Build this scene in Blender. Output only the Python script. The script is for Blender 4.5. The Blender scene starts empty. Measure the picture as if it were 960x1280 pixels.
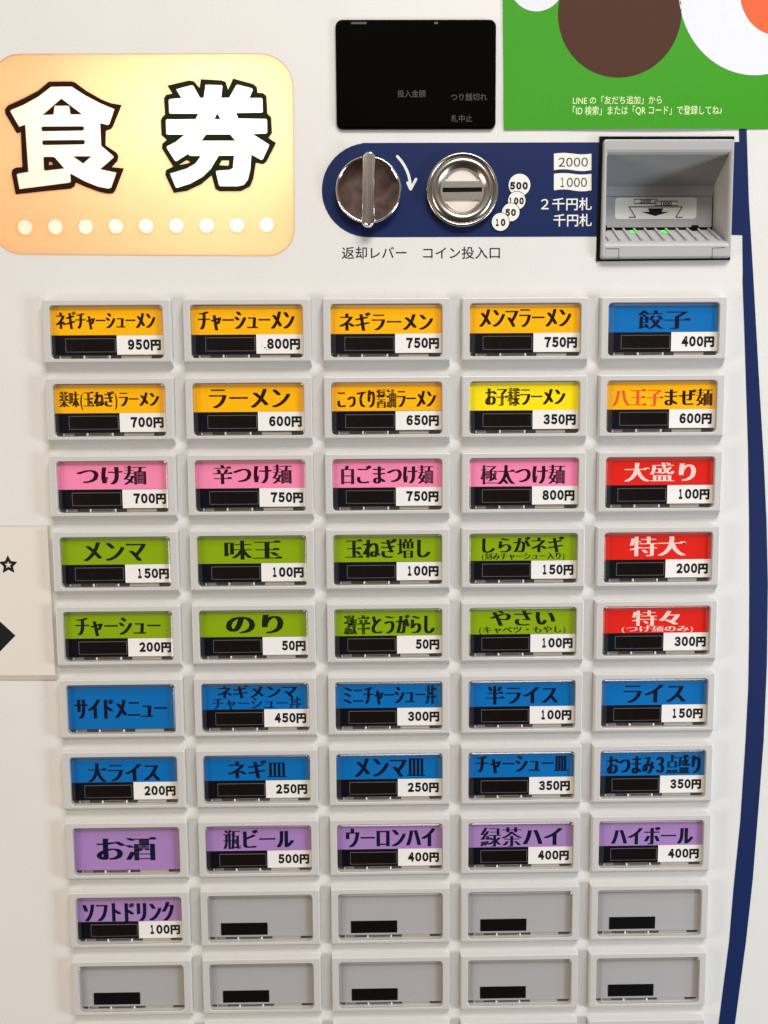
import bpy, bmesh, math, random
from mathutils import Vector, Matrix
from mathutils.geometry import delaunay_2d_cdt
random.seed(7)
sc = bpy.context.scene
C = sc.collection
U = 0.00056            # metres per unit of the panel drawing (x right, y down, d out of the panel)

# ------------------------------------------------------------------ camera
ROT = Matrix(((0.9998761, 0.0071510, -0.0140218), (-0.0084737, 0.9952812, -0.0966620), (0.0132644, 0.0967688, 0.9952185)))
EYE = Vector((-19.647, -275.548, -1071.573))      # in drawing units, depth counted from the button faces
FOC = 1050.0
BZ = 10.0                                          # how far the button bezels stand off the panel

def W(x, y, d):        # drawing coordinates -> world
    return Vector((x * U, -d * U, 1.35 - y * U))

cam = bpy.data.cameras.new('camera')
cam.sensor_fit = 'VERTICAL'; cam.sensor_height = 36; cam.lens = FOC / 1280 * 36
cam.clip_start = 0.01; cam.clip_end = 50
camo = bpy.data.objects.new('camera', cam); C.objects.link(camo)
pl2w = Matrix(((1, 0, 0), (0, 0, 1), (0, -1, 0)))
r_, d_, f_ = (pl2w @ ROT[i] for i in range(3))
m = Matrix((r_, -d_, -f_)).transposed().to_4x4()
m.translation = W(EYE.x, EYE.y, BZ - EYE.z)
camo.matrix_world = m
sc.camera = camo

# ------------------------------------------------------------------ world, exposure
wd = bpy.data.worlds.new('World'); sc.world = wd; wd.use_nodes = True
nt = wd.node_tree; bg = nt.nodes['Background']
tc = nt.nodes.new('ShaderNodeTexCoord'); sp = nt.nodes.new('ShaderNodeSeparateXYZ')
mr = nt.nodes.new('ShaderNodeMapRange'); mr.inputs['From Min'].default_value = -0.6; mr.inputs['From Max'].default_value = 0.8
cr = nt.nodes.new('ShaderNodeValToRGB')
cr.color_ramp.elements[0].color = (0.05, 0.035, 0.028, 1); cr.color_ramp.elements[1].color = (0.62, 0.56, 0.48, 1)
cr.color_ramp.elements.new(0.5).color = (0.13, 0.10, 0.085, 1)
nt.links.new(tc.outputs['Generated'], sp.inputs[0]); nt.links.new(sp.outputs['Z'], mr.inputs['Value'])
wn = nt.nodes.new('ShaderNodeTexNoise'); wn.inputs['Scale'].default_value = 5.0; wn.inputs['Detail'].default_value = 4
wm = nt.nodes.new('ShaderNodeMath'); wm.operation = 'MULTIPLY_ADD'; wm.inputs[1].default_value = 0.7; wm.inputs[2].default_value = -0.35
wa = nt.nodes.new('ShaderNodeMath'); wa.operation = 'ADD'
nt.links.new(tc.outputs['Generated'], wn.inputs['Vector']); nt.links.new(wn.outputs['Fac'], wm.inputs[0])
nt.links.new(wm.outputs[0], wa.inputs[0]); nt.links.new(mr.outputs[0], wa.inputs[1])
nt.links.new(wa.outputs[0], cr.inputs[0]); nt.links.new(cr.outputs[0], bg.inputs['Color'])
bg.inputs['Strength'].default_value = 0.95
sc.view_settings.view_transform = 'Standard'; sc.view_settings.look = 'None'
sc.view_settings.exposure = 0.10; sc.view_settings.gamma = 1.0
sc.cycles.use_denoising = True
sc.cycles.max_bounces = 8; sc.cycles.transparent_max_bounces = 12

def area(name, loc, target, size, power, col):
    l = bpy.data.lights.new(name, 'AREA'); l.shape = 'RECTANGLE'; l.size, l.size_y = size; l.energy = power; l.color = col
    o = bpy.data.objects.new(name, l); C.objects.link(o); o.location = loc
    o.rotation_euler = (Vector(target) - Vector(loc)).to_track_quat('-Z', 'Y').to_euler()
    return o
CEN = (0, 0, 1.3)
area('ceiling_lamp', (0.45, -1.25, 3.3), (0, 0, 1.2), (1.3, 0.5), 48, (1.0, 0.975, 0.94))
area('window_light', (1.50, -0.62, 1.10), (0.1, 0, 1.05), (0.3, 0.7), 18, (0.82, 0.92, 1.0))
area('room_lamp', (-1.55, -0.60, 1.15), (-0.1, 0, 1.08), (0.3, 0.7), 12.5, (1.0, 0.84, 0.62))

# ------------------------------------------------------------------ pixel on the photographed plane -> drawing coordinates
def at(px, py, d=0.0):
    v = Vector(((px - 480) / FOC, (py - 640) / FOC, 1.0))
    w = ROT.transposed() @ v
    z = BZ - d
    t = (z - EYE.z) / w.z
    return (EYE.x + w.x * t, EYE.y + w.y * t)

# ------------------------------------------------------------------ materials
def mat(name, col, rough=0.5, metal=0.0, spec=0.5, noise=0.0, nscale=900, bump=0.0, bscale=2500, coat=0.0, bdist=0.0002):
    m = bpy.data.materials.new(name); m.use_nodes = True
    n = m.node_tree; b = n.nodes['Principled BSDF']
    b.inputs['Base Color'].default_value = (*col, 1); b.inputs['Roughness'].default_value = rough
    b.inputs['Metallic'].default_value = metal; b.inputs['Specular IOR Level'].default_value = spec
    b.inputs['Coat Weight'].default_value = coat; b.inputs['Coat Roughness'].default_value = 0.05
    if noise or bump:
        t = n.nodes.new('ShaderNodeTexCoord')
    if noise:
        x = n.nodes.new('ShaderNodeTexNoise'); x.inputs['Scale'].default_value = nscale; x.inputs['Detail'].default_value = 3
        r = n.nodes.new('ShaderNodeMapRange'); r.inputs['From Min'].default_value = 0.3; r.inputs['From Max'].default_value = 0.7
        r.inputs['To Min'].default_value = 1 - noise; r.inputs['To Max'].default_value = 1 + noise
        mx = n.nodes.new('ShaderNodeVectorMath'); mx.operation = 'SCALE'; mx.inputs[0].default_value = col
        n.links.new(t.outputs['Object'], x.inputs['Vector']); n.links.new(x.outputs['Fac'], r.inputs['Value'])
        n.links.new(r.outputs[0], mx.inputs['Scale']); n.links.new(mx.outputs[0], b.inputs['Base Color'])
    if bump:
        x = n.nodes.new('ShaderNodeTexNoise'); x.inputs['Scale'].default_value = bscale; x.inputs['Detail'].default_value = 2
        bp = n.nodes.new('ShaderNodeBump'); bp.inputs['Strength'].default_value = bump; bp.inputs['Distance'].default_value = bdist
        n.links.new(t.outputs['Object'], x.inputs['Vector']); n.links.new(x.outputs['Fac'], bp.inputs['Height'])
        n.links.new(bp.outputs[0], b.inputs['Normal'])
    return m

def patchy_gloss(m, lo, hi, scale):
    n = m.node_tree; b = n.nodes['Principled BSDF']; t = n.nodes.new('ShaderNodeTexCoord')
    x = n.nodes.new('ShaderNodeTexNoise'); x.inputs['Scale'].default_value = scale; x.inputs['Detail'].default_value = 5; x.inputs['Roughness'].default_value = 0.65
    r = n.nodes.new('ShaderNodeMapRange'); r.inputs['From Min'].default_value = 0.35; r.inputs['From Max'].default_value = 0.65
    r.inputs['To Min'].default_value = lo; r.inputs['To Max'].default_value = hi
    n.links.new(t.outputs['Object'], x.inputs['Vector']); n.links.new(x.outputs['Fac'], r.inputs['Value']); n.links.new(r.outputs[0], b.inputs['Roughness'])

def srgb(r, g, b):
    f = lambda c: (c / 255 / 12.92) if c <= 10 else ((c / 255 + 0.055) / 1.055) ** 2.4
    return (f(r), f(g), f(b))

M_PANEL = mat('painted_steel', (0.71, 0.70, 0.685), 0.42, noise=0.09, nscale=1300, bump=0.35, bscale=2000)
M_BEZEL = mat('bezel_plastic', (0.55, 0.54, 0.53), 0.36, noise=0.03, nscale=2500, bump=0.1)
patchy_gloss(M_PANEL, 0.32, 0.55, 18)
M_NAVY = mat('navy_print', srgb(22, 38, 84), 0.42, spec=0.2, noise=0.06, nscale=1500, bump=0.2, bscale=2200)
M_INK = mat('black_ink', (0.012, 0.012, 0.014), 0.6, spec=0.08)
M_BROWNINK = mat('brown_black_ink', (0.022, 0.008, 0.004), 0.6, spec=0.08)
M_PLUMINK = mat('plum_black_ink', (0.03, 0.004, 0.012), 0.6, spec=0.08)
M_NAVYINK = mat('navy_black_ink', (0.004, 0.008, 0.03), 0.6, spec=0.08)
M_GREENINK = mat('green_black_ink', (0.010, 0.016, 0.006), 0.6, spec=0.08)
M_WHITEINK = mat('white_ink', (0.80, 0.78, 0.74), 0.5)
M_PINKINK = mat('pale_pink_ink', (0.88, 0.66, 0.60), 0.5)
M_ORANGEINK = mat('orange_red_ink', (0.78, 0.10, 0.015), 0.5)
M_LABELINK = mat('charcoal_print', (0.02, 0.02, 0.028), 0.6, spec=0.1)
M_WHITECARD = mat('white_card', (0.88, 0.86, 0.83), 0.6, noise=0.02)
M_BLACKCARD = mat('black_card', srgb(8, 10, 22), 0.4, spec=0.2)
M_LED = mat('dark_window', (0.006, 0.004, 0.004), 0.15, spec=0.3, coat=0.1)
patchy_gloss(M_LED, 0.08, 0.4, 120)
M_LEDEDGE = mat('window_rim_highlight', (0.13, 0.125, 0.12), 0.25)  # pale grey paints the highlight along the window's raised edges
M_TRAY = mat('tray_plastic', (0.10, 0.085, 0.075), 0.3)
M_TRAYCLEAR = mat('tray_clear_edge', (0.55, 0.52, 0.48), 0.2)
M_TRAYLIT = mat('tray_tab', (0.85, 0.84, 0.80), 0.15)
M_CHROME = mat('chrome', (0.80, 0.78, 0.76), 0.07, 1.0, bump=0.04, bscale=60)
M_CHROMEFACE = mat('chrome_room_reflection', (0.34, 0.25, 0.23), 0.12, 1.0, noise=0.35, nscale=60, bump=1.0, bscale=45, bdist=0.0012)  # brown tint and mottling paint the dim room mirrored in the chrome
patchy_gloss(M_CHROME, 0.04, 0.16, 160)
M_STEEL = mat('brushed_steel', (0.44, 0.41, 0.38), 0.27, 1.0, noise=0.04, nscale=300)
M_STEELDK = mat('brushed_steel_plate', (0.60, 0.57, 0.53), 0.32, 1.0, noise=0.08, nscale=500)
M_INSERT = mat('coin_insert', (0.80, 0.73, 0.67), 0.3)
M_BLACK = mat('black_rubber_slot_dark', (0.003, 0.003, 0.003), 0.6, spec=0.08)  # black parts, and the painted darkness in the coin slot and note mouth
M_GLOSSBLACK = mat('black_acrylic', (0.001, 0.001, 0.001), 0.12, spec=0.08)
M_DIMINK = mat('dim_grey_print', (0.055, 0.05, 0.05), 0.5)
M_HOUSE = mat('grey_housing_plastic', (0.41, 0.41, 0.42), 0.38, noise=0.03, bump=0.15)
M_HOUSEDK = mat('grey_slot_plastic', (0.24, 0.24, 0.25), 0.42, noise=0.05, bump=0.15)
M_STICKER = mat('slot_sticker', (0.85, 0.85, 0.82), 0.45)
M_POSTER = mat('green_poster_print', srgb(62, 150, 32), 0.5, spec=0.15, noise=0.05, nscale=900)
M_POSTERBROWN = mat('brown_poster_print', srgb(74, 44, 30), 0.5, spec=0.15, noise=0.05, nscale=900)
M_POSTERWHITE = mat('pale_poster_print', srgb(222, 224, 234), 0.5, spec=0.15, noise=0.03, nscale=900)
M_POSTERORANGE = mat('orange_poster_print', srgb(224, 100, 60), 0.5, spec=0.15)
M_POSTERTEXT = mat('poster_text_ink', srgb(225, 240, 190), 0.5)
M_NOTICE = mat('notice_paper', (0.70, 0.665, 0.63), 0.5, noise=0.03, nscale=1500)
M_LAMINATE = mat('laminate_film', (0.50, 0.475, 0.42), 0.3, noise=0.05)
CARD = {
    'orange': mat('orange_card', srgb(252, 184, 4), 0.6, spec=0.15, noise=0.03), 'yellow': mat('yellow_card', srgb(250, 228, 16), 0.6, spec=0.15, noise=0.03),
    'pink': mat('pink_card', srgb(246, 138, 180), 0.6, spec=0.15, noise=0.03), 'red': mat('red_card', srgb(222, 32, 18), 0.6, spec=0.15, noise=0.03),
    'green': mat('green_card', srgb(138, 168, 6), 0.6, spec=0.15, noise=0.03), 'blue': mat('blue_card', srgb(0, 108, 180), 0.6, spec=0.15, noise=0.03),
    'purple': mat('purple_card', srgb(168, 130, 192), 0.6, spec=0.15, noise=0.03), 'blank': mat('blank_plate', (0.42, 0.42, 0.425), 0.55, noise=0.05)}
CARDINK = {'orange': M_BROWNINK, 'yellow': M_BROWNINK, 'pink': M_PLUMINK, 'red': M_PINKINK, 'green': M_GREENINK, 'blue': M_NAVYINK, 'purple': M_NAVYINK}

def clear_mat(name, tint, gloss, diffuse, rough=0.06):
    m = bpy.data.materials.new(name); m.use_nodes = True; n = m.node_tree; n.nodes.clear()
    o = n.nodes.new('ShaderNodeOutputMaterial'); tr = n.nodes.new('ShaderNodeBsdfTransparent'); tr.inputs[0].default_value = (*tint, 1)
    gl = n.nodes.new('ShaderNodeBsdfGlossy'); gl.inputs['Roughness'].default_value = rough
    df = n.nodes.new('ShaderNodeBsdfDiffuse'); df.inputs[0].default_value = (0.5, 0.5, 0.5, 1)
    lw = n.nodes.new('ShaderNodeLayerWeight'); pw = n.nodes.new('ShaderNodeMath'); pw.operation = 'POWER'; pw.inputs[1].default_value = 5
    lw.inputs['Blend'].default_value = 0.5
    fr = n.nodes.new('ShaderNodeMath'); fr.operation = 'MULTIPLY_ADD'; fr.inputs[1].default_value = 0.5; fr.inputs[2].default_value = gloss
    n.links.new(lw.outputs['Facing'], pw.inputs[0]); n.links.new(pw.outputs[0], fr.inputs[0])
    a = n.nodes.new('ShaderNodeMixShader'); a.inputs[0].default_value = diffuse
    b = n.nodes.new('ShaderNodeMixShader')
    n.links.new(tr.outputs[0], a.inputs[1]); n.links.new(df.outputs[0], a.inputs[2])
    n.links.new(fr.outputs[0], b.inputs[0]); n.links.new(a.outputs[0], b.inputs[1]); n.links.new(gl.outputs[0], b.inputs[2])
    n.links.new(b.outputs[0], o.inputs[0])
    return m
M_CLEAR = clear_mat('clear_acrylic', (0.98, 0.98, 0.99), 0.018, 0.0)
M_CLEAREDGE = clear_mat('clear_acrylic_edge', (0.90, 0.87, 0.83), 0.05, 0.035, 0.22)

def translucent(name, col, glow_mix=0.9):
    m = bpy.data.materials.new(name); m.use_nodes = True; n = m.node_tree; n.nodes.clear()
    o = n.nodes.new('ShaderNodeOutputMaterial'); t = n.nodes.new('ShaderNodeBsdfTranslucent'); t.inputs[0].default_value = (*col, 1)
    d = n.nodes.new('ShaderNodeBsdfDiffuse'); d.inputs[0].default_value = (*col, 1)
    x = n.nodes.new('ShaderNodeMixShader'); x.inputs[0].default_value = glow_mix
    n.links.new(d.outputs[0], x.inputs[1]); n.links.new(t.outputs[0], x.inputs[2]); n.links.new(x.outputs[0], o.inputs[0])
    return m
M_SIGN = translucent('amber_translucent_acrylic', (0.95, 0.55, 0.30))
M_SIGNWHITE = translucent('white_translucent_acrylic', (0.98, 0.95, 0.82))
M_SIGNBOX = mat('sign_box_white', (0.85, 0.85, 0.85), 0.7)

def emit(name, col, s):
    m = bpy.data.materials.new(name); m.use_nodes = True; b = m.node_tree.nodes['Principled BSDF']
    b.inputs['Base Color'].default_value = (*col, 1); b.inputs['Emission Color'].default_value = (*col, 1); b.inputs['Emission Strength'].default_value = s
    return m
M_LEDGREEN = emit('green_led', (0.12, 0.85, 0.10), 0.3)

# ------------------------------------------------------------------ object helpers
def link(name, me, mats, parent=None, smooth=False):
    o = bpy.data.objects.new(name, me); C.objects.link(o)
    if not isinstance(mats, (list, tuple)): mats = [mats]
    if not me.materials:
        for q in mats: me.materials.append(q)
    if smooth:
        for p in me.polygons: p.use_smooth = True
    if parent: o.parent = parent
    return o

def bm_obj(name, bm, mats, parent=None, smooth=False):
    bmesh.ops.recalc_face_normals(bm, faces=bm.faces)
    me = bpy.data.meshes.new(name); bm.to_mesh(me); bm.free()
    return link(name, me, mats, parent, smooth)

def rr(x0, y0, x1, y1, r, n=5):
    pts = []
    for cx, cy, a0 in ((x1 - r, y0 + r, -90), (x1 - r, y1 - r, 0), (x0 + r, y1 - r, 90), (x0 + r, y0 + r, 180)):
        for i in range(n + 1):
            a = math.radians(a0 + 90 * i / n); pts.append((cx + r * math.cos(a), cy + r * math.sin(a)))
    return pts

def loops(bm, rings, mi=0, cap=False, cap_mi=0, start_cap=False):
    """rings: list of (points, d); equal counts; quads between neighbours"""
    vs = [[bm.verts.new(W(x, y, dd)) for x, y in pts] for pts, dd in rings]
    for k, (a, b) in enumerate(zip(vs, vs[1:])):
        n = len(a); q = mi[k] if isinstance(mi, (list, tuple)) else mi
        for i in range(n):
            f = bm.faces.new((a[i], a[(i + 1) % n], b[(i + 1) % n], b[i])); f.material_index = q
    if cap: bm.faces.new(vs[-1]).material_index = cap_mi
    if start_cap: bm.faces.new(vs[0]).material_index = cap_mi
    return vs

def slab(name, x0, y0, x1, y1, d0, d1, m, parent, r=0.0, bev=0.0):
    bm = bmesh.new()
    P = (lambda k: rr(x0 + k, y0 + k, x1 - k, y1 - k, max(r - k, 0.05), 4)) if r else (lambda k: [(x0 + k, y0 + k), (x1 - k, y0 + k), (x1 - k, y1 - k), (x0 + k, y1 - k)])
    rings = [(P(0), d0), (P(0), d1 - bev)]
    if bev: rings.append((P(bev), d1))
    loops(bm, rings, cap=True)
    return bm_obj(name, bm, m, parent)

def inside(p, poly):
    x, y = p; r = False; n = len(poly)
    for i in range(n):
        x1, y1 = poly[i]; x2, y2 = poly[i - 1]
        if (y1 > y) != (y2 > y) and x < (x2 - x1) * (y - y1) / (y2 - y1) + x1: r = not r
    return r

def fill(name, polys, d0, d1, m, parent, conform=None, cut=(), union=False):
    """solid plate from outlines (even-odd, or their union), minus the outlines in cut; back at d0, front at d1"""
    vs = []; es = []
    for pts in list(polys) + list(cut):
        k = len(vs); n = len(pts); vs += [Vector((x, y)) for x, y in pts]; es += [(k + i, k + (i + 1) % n) for i in range(n)]
    ov, oe, of = delaunay_2d_cdt(vs, es, [], 0, 1e-5)[:3]
    keep = []
    for f in of:
        c = sum((ov[i] for i in f), Vector((0, 0))) / len(f)
        k = [inside(c, q) for q in polys]
        if (any(k) if union else sum(k) % 2) and not any(inside(c, q) for q in cut): keep.append(f)
    cnt = {}
    for f in keep:
        for i in range(len(f)):
            e = (f[i], f[(i + 1) % len(f)]); cnt[e] = 1
    bm = bmesh.new(); top = {}; bot = {}
    def V(store, i, d):
        if i not in store:
            x, y = ov[i]; store[i] = bm.verts.new(W(x, y, d + (conform(x, y) if conform else 0)))
        return store[i]
    for f in keep: bm.faces.new([V(top, i, d1) for i in f])
    for (i, j) in cnt:
        if (j, i) not in cnt: bm.faces.new((V(top, i, d1), V(top, j, d1), V(bot, j, d0), V(bot, i, d0)))
    return bm_obj(name, bm, m, parent)

_tc = {}
DENSE = '麺薬醤皿極盛激緑増瓶茶点餃刻特味'
def one(ch, offset):
    k = (ch, offset)
    if k not in _tc:
        c = bpy.data.curves.new('t', 'FONT'); c.body = ch; c.offset = offset; c.resolution_u = 3
        o = bpy.data.objects.new('t', c); C.objects.link(o); bpy.context.view_layer.update()
        me = bpy.data.meshes.new_from_object(o.evaluated_get(bpy.context.evaluated_depsgraph_get()))
        bpy.data.objects.remove(o); bpy.data.curves.remove(c)
        _tc[k] = ([(v.co.x, v.co.y) for v in me.vertices], [tuple(p.vertices) for p in me.polygons])
        bpy.data.meshes.remove(me)
    return _tc[k]

def serifs(v, f):
    """brush-style triangles on the right ends of level strokes"""
    ed = {}
    for q in f:
        for i in range(len(q)): ed[(q[i], q[(i + 1) % len(q)])] = 1
    v = list(v); f = list(f); f0 = list(f)
    def solid(p):
        for q in f0:
            if inside(p, [v[i] for i in q]): return True
        return False
    for (a, b) in list(ed):
        if (b, a) in ed: continue
        (ax, ay), (bx, by) = v[a], v[b]
        if abs(ax - bx) < 0.006 and 0.025 < by - ay < 0.085 and not any(solid((ax - u, w)) for u in (.02, .07, .12) for w in (by + .02, ay - .02)) and not solid((ax + .02, (ay + by) / 2)):      # outline runs upwards: the stroke lies to its left
            k = len(v); x = max(ax, bx)
            v += [(x + 0.012, ay), (x + 0.012, by + 0.004), (x - 0.035, by + 0.062), (x - 0.115, by - 0.004), (x - 0.115, ay)]
            f.append((k, k + 1, k + 2, k + 3, k + 4))
    return v, f

def glyph(s, offset, smear, copies):
    """letters of a line set one after another: vertices (x, y, stroke weight) and faces"""
    if not smear:
        V, F = one(s, offset); return [(x, y, 1.0) for x, y in V], F
    V = []; F = []; acc = 0.0
    for ch in s:
        kanji = ord(ch) > 0x4e00 and ord(ch) < 0xa000
        v, f = one(ch, offset - (0.006 if kanji else 0))
        if kanji and ch not in DENSE: v, f = serifs(v, f)
        if ch in '()': adv, dx = 0.42, 0.04
        else: adv, dx = 1.0, 0.0
        w = 0.78 if ch in DENSE else 1.0 if ord(ch) > 0x4e00 else 1.0
        if ch in '()': w = 0.3
        k = len(V); V += [(x + acc + dx, y, w) for x, y in v]; F += [tuple(i + k for i in q) for q in f]; acc += adv
    return V, F

def text(name, runs, box, d, m, parent, mincho=False, bold=0.0, conform=None, mats=None):
    """runs: list of (string, fx0, fx1) or a string; box = ink box (x0,y0,x1,y1) in drawing units"""
    if isinstance(runs, str): runs = [(runs, box, 0)]
    vv = []; ff = []; mi = []
    for s, bx, q in runs:
        smear = mincho if mincho else 0.0
        n = 4 if mincho else 1
        V, F = glyph(s, bold, smear, n)
        xs = [v[0] for v in V]; ys = [v[1] for v in V]
        ax, bx_, ay, by = min(xs) - smear / 2, max(xs) + smear / 2, min(ys), max(ys)
        x0, y0, x1, y1 = bx
        if by - ay < 0.2: by = ay + 0.2
        for k in range(n):
            off = 0 if n == 1 else -smear / 2 + smear * k / (n - 1)
            base = len(vv)
            for vx, vy, vw in V:
                X = x0 + (vx + off * vw - ax) / (bx_ - ax) * (x1 - x0); Y = y1 - (vy - ay) / (by - ay) * (y1 - y0)
                vv.append(W(X, Y, d + k * 0.02 + (conform(X, Y) if conform else 0)))
            for f in F: ff.append(tuple(i + base for i in f)); mi.append(q)
    me = bpy.data.meshes.new(name); me.from_pydata(vv, [], ff)
    for p, q in zip(me.polygons, mi): p.material_index = q
    # faces towards the viewer
    if len(me.polygons) and sum(p.normal.y for p in me.polygons) > 0: me.flip_normals()
    return link(name, me, mats or m, parent)

def numerals(name, s, box, d, m, parent, bold=0.02, fill_w=0.84):
    n = len(s); x0, y0, x1, y1 = box; cw = (x1 - x0) / (n - (1 - fill_w)); runs = []
    for i, ch in enumerate(s):
        a = x0 + i * cw; w = cw * fill_w
        if ch == '1': a, w = a + w * 0.16, w * 0.56
        runs.append((chr(ord(ch) + 0xFEE0), (a, y0, a + w, y1), 0))
    return text(name, runs, None, d, m, parent, bold=bold)
def zb(org, s, b, d):
    x0, y0 = at(org[0] + b[0] / s, org[1] + b[1] / s, d); x1, y1 = at(org[0] + b[2] / s, org[1] + b[3] / s, d)
    return (x0, y0, x1, y1)
def pb(x0, y0, x1, y1, d=0):
    return at(x0, y0, d) + at(x1, y1, d)
def zp(org, s, pts, d):
    return [at(org[0] + x / s, org[1] + y / s, d) for x, y in pts]
def tag(o, label=None, cat=None, kind=None, group=None):
    if label: o['label'] = label
    if cat: o['category'] = cat
    if kind: o['kind'] = kind
    if group: o['group'] = group

def circle(cx, cy, r, n=48, ry=None):
    return [(cx + r * math.cos(2 * math.pi * i / n), cy + (ry or r) * math.sin(2 * math.pi * i / n)) for i in range(n)]

# ------------------------------------------------------------------ the machine
machine = bpy.data.objects.new('ticket_vending_machine', None); C.objects.link(machine)
machine.location = (0, 0.12, 0.35)
tag(machine, 'off-white meal ticket machine with lit amber sign and rows of coloured menu buttons', 'vending machine')
bpy.context.view_layer.update()
MI = machine.matrix_world.inverted()
def mlink_children():
    for o in C.objects:
        if o.parent is machine: o.matrix_parent_inverse = MI

# sign outline and bill slot outline are openings of the front panel
SZ = (0, 0)
sx0, sy0 = at(-13, 67, 0); sx1, sy1 = at(367.5, 320, 0)
sign_quad = None
def sign_outline(k=0.0, n=8):
    # rounded outline traced on the panel: corners differ a little
    a = at(-13, 67); b = at(366.6, 66.7); c = at(369, 320.4); e = at(-11, 318)
    cs = [(b, 40), (c, 34), (e, 38), (a, 36)]
    out = []
    q = [Vector(x[0]) for x in cs]; cen = sum(q, Vector((0, 0))) / 4
    for i in range(4):
        p = q[i]; pr = q[i - 1]; nx = q[(i + 1) % 4]; r = cs[i][1]
        u = (pr - p).normalized(); v = (nx - p).normalized()
        cc = p + u * r + v * r
        for j in range(n + 1):
            t = math.radians(90 * j / n)
            w = cc - v * r * math.cos(t) - u * r * math.sin(t)
            w = w + (cen - w).normalized() * k
            out.append((w.x, w.y))
    return out
so = sign_outline(0)
HO = [at(753.0, 176.0), at(915.0, 176.0), at(910.8, 323.6), at(749.6, 324.6)]    # housing opening
PX0, PY0, PX1, PY1 = -800, -1120, 800, 860
cor = [(PX0, PY0), (PX1, PY0), (PX1, PY1), (PX0, PY1)]
inner_housing = [at(756.5, 180), at(912, 180), at(907.5, 320), at(753, 321)]
fill('front_panel', [cor, so, inner_housing], -3, 0, M_PANEL, machine)
bm = bmesh.new()
loops(bm, [([(PX0, PY0), (PX1, PY0), (PX1, PY1), (PX0, PY1)], -3.01), ([(PX0, PY0), (PX1, PY0), (PX1, PY1), (PX0, PY1)], -420)], cap=True)
bm_obj('cabinet', bm, M_PANEL, machine)

# printed navy band and stripe: one print
LE = [(927.9, 294), (928.4, 340), (928.1, 350), (930.6, 420), (932.8, 490), (935.0, 560), (936.3, 650), (936.6, 740), (936.3, 800), (935.3, 860), (931.7, 930), (925.2, 1028), (916.9, 1110), (911.3, 1177.5), (898.2, 1280), (886, 1360), (872, 1440)]
RE = [(892, 1440), (906, 1360), (918.6, 1280), (932.3, 1177.5), (940.8, 1100), (948, 1010), (954.5, 925), (958.5, 830), (959.8, 730), (958, 650), (954.6, 575), (949, 480), (944.5, 400), (941.2, 340), (936, 251.7), (933.2, 161), (932.5, 100), (931, -60)]
band = [(452, 178.8), (748, 178.0), (917, 177.6), (924, 177.4), (922.8, 100), (921.5, -60)]
leftcap = []
for i in range(25):
    t = math.radians(90 + 180 * i / 24)
    leftcap.append((461.2 + 58.9 * math.cos(t), 237.6 + 58.9 * math.sin(t) * 1.0))
outline = [at(*p) for p in band] + [at(*p) for p in reversed(RE)] + [at(*p) for p in reversed(LE)] + [at(917, 293.6), at(748, 295.6)] + [at(*p) for p in leftcap]
outline = [at(*p) for p in leftcap][::-1]
top = [at(*p) for p in band]
right = [at(*p) for p in reversed(RE)]
left = [at(*p) for p in reversed(LE)]
outline = [at(*p) for p in leftcap]           # starts at the bottom of the cap (t=90 is down) and runs to the top
outline = outline + top + right + left + [at(917, 293.6), at(748, 295.6)]
# the housing covers part of the band: cut it away there
fill('navy_stripe', [outline], 0.0, 0.35, M_NAVY, machine, cut=[inner_housing])

# ------------------------------------------------------------------ lit sign
sign = fill('lit_sign', [sign_outline(0.0), sign_outline(1.2)], -2, 0.3, mat('sign_rim', (0.62, 0.5, 0.36), 0.4), machine)
tag(sign, 'backlit amber sign with two large white characters')
Z7 = (0, 90); Z8 = (190, 90); S7 = 960 / 190
SD = -0.5
syoku_black = [(308,60),(455,59),(475,66),(545,118),(640,172),(700,196),(768,208),(712,345),(700,360),(668,370),(666,462),(735,508),(748,530),(742,560),(706,600),(782,608),(728,748),(712,766),(680,768),(620,755),(540,725),(478,697),(470,722),(445,737),(280,752),(98,773),(72,640),(78,615),(100,603),(140,600),(130,380),(105,386),(32,262),(30,235),(50,210),(150,165),(240,118)]
syoku_white = [(322,92),(452,91),(540,148),(640,200),(722,234),(690,328),(680,334),(632,322),(639,465),(716,530),(716,540),(632,613),(735,634),(702,730),(685,736),(620,724),(540,692),(443,640),(447,690),(438,698),(122,739),(105,648),(112,640),(178,630),(158,332),(120,346),(63,246),(70,238),(150,205),(240,155)]
syoku_holes = [[(387,167),(515,264),(510,267),(450,267),(443,260),(438,216),(432,212),(348,212),(342,218),(338,262),(332,268),(270,270)],
               [(270,344),(522,342),(530,348),(530,362),(522,369),(270,373),(262,367),(262,350)],
               [(274,431),(527,428),(535,434),(535,449),(527,456),(274,460),(267,453),(267,437)],
               [(280,535),(335,535),(348,542),(405,608),(285,622),(277,614),(274,541)],
               [(462,532),(577,531),(525,577)]]
syoku_dot = [(310,568),(323,568),(335,583),(308,587)]
ken_black = [(97,85),(235,53),(265,58),(300,100),(308,45),(440,52),(465,62),(480,112),(512,40),(640,76),(662,95),(665,131),(700,132),(722,150),(728,262),(752,285),(757,385),(735,415),(783,447),(722,565),(700,582),(655,572),(640,670),(618,722),(560,752),(425,753),(400,738),(376,652),(310,708),(220,750),(137,763),(83,648),(88,618),(133,597),(62,482),(66,450),(93,428),(60,398),(55,305),(64,285),(82,268),(75,165),(90,143),(128,136)]
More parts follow.
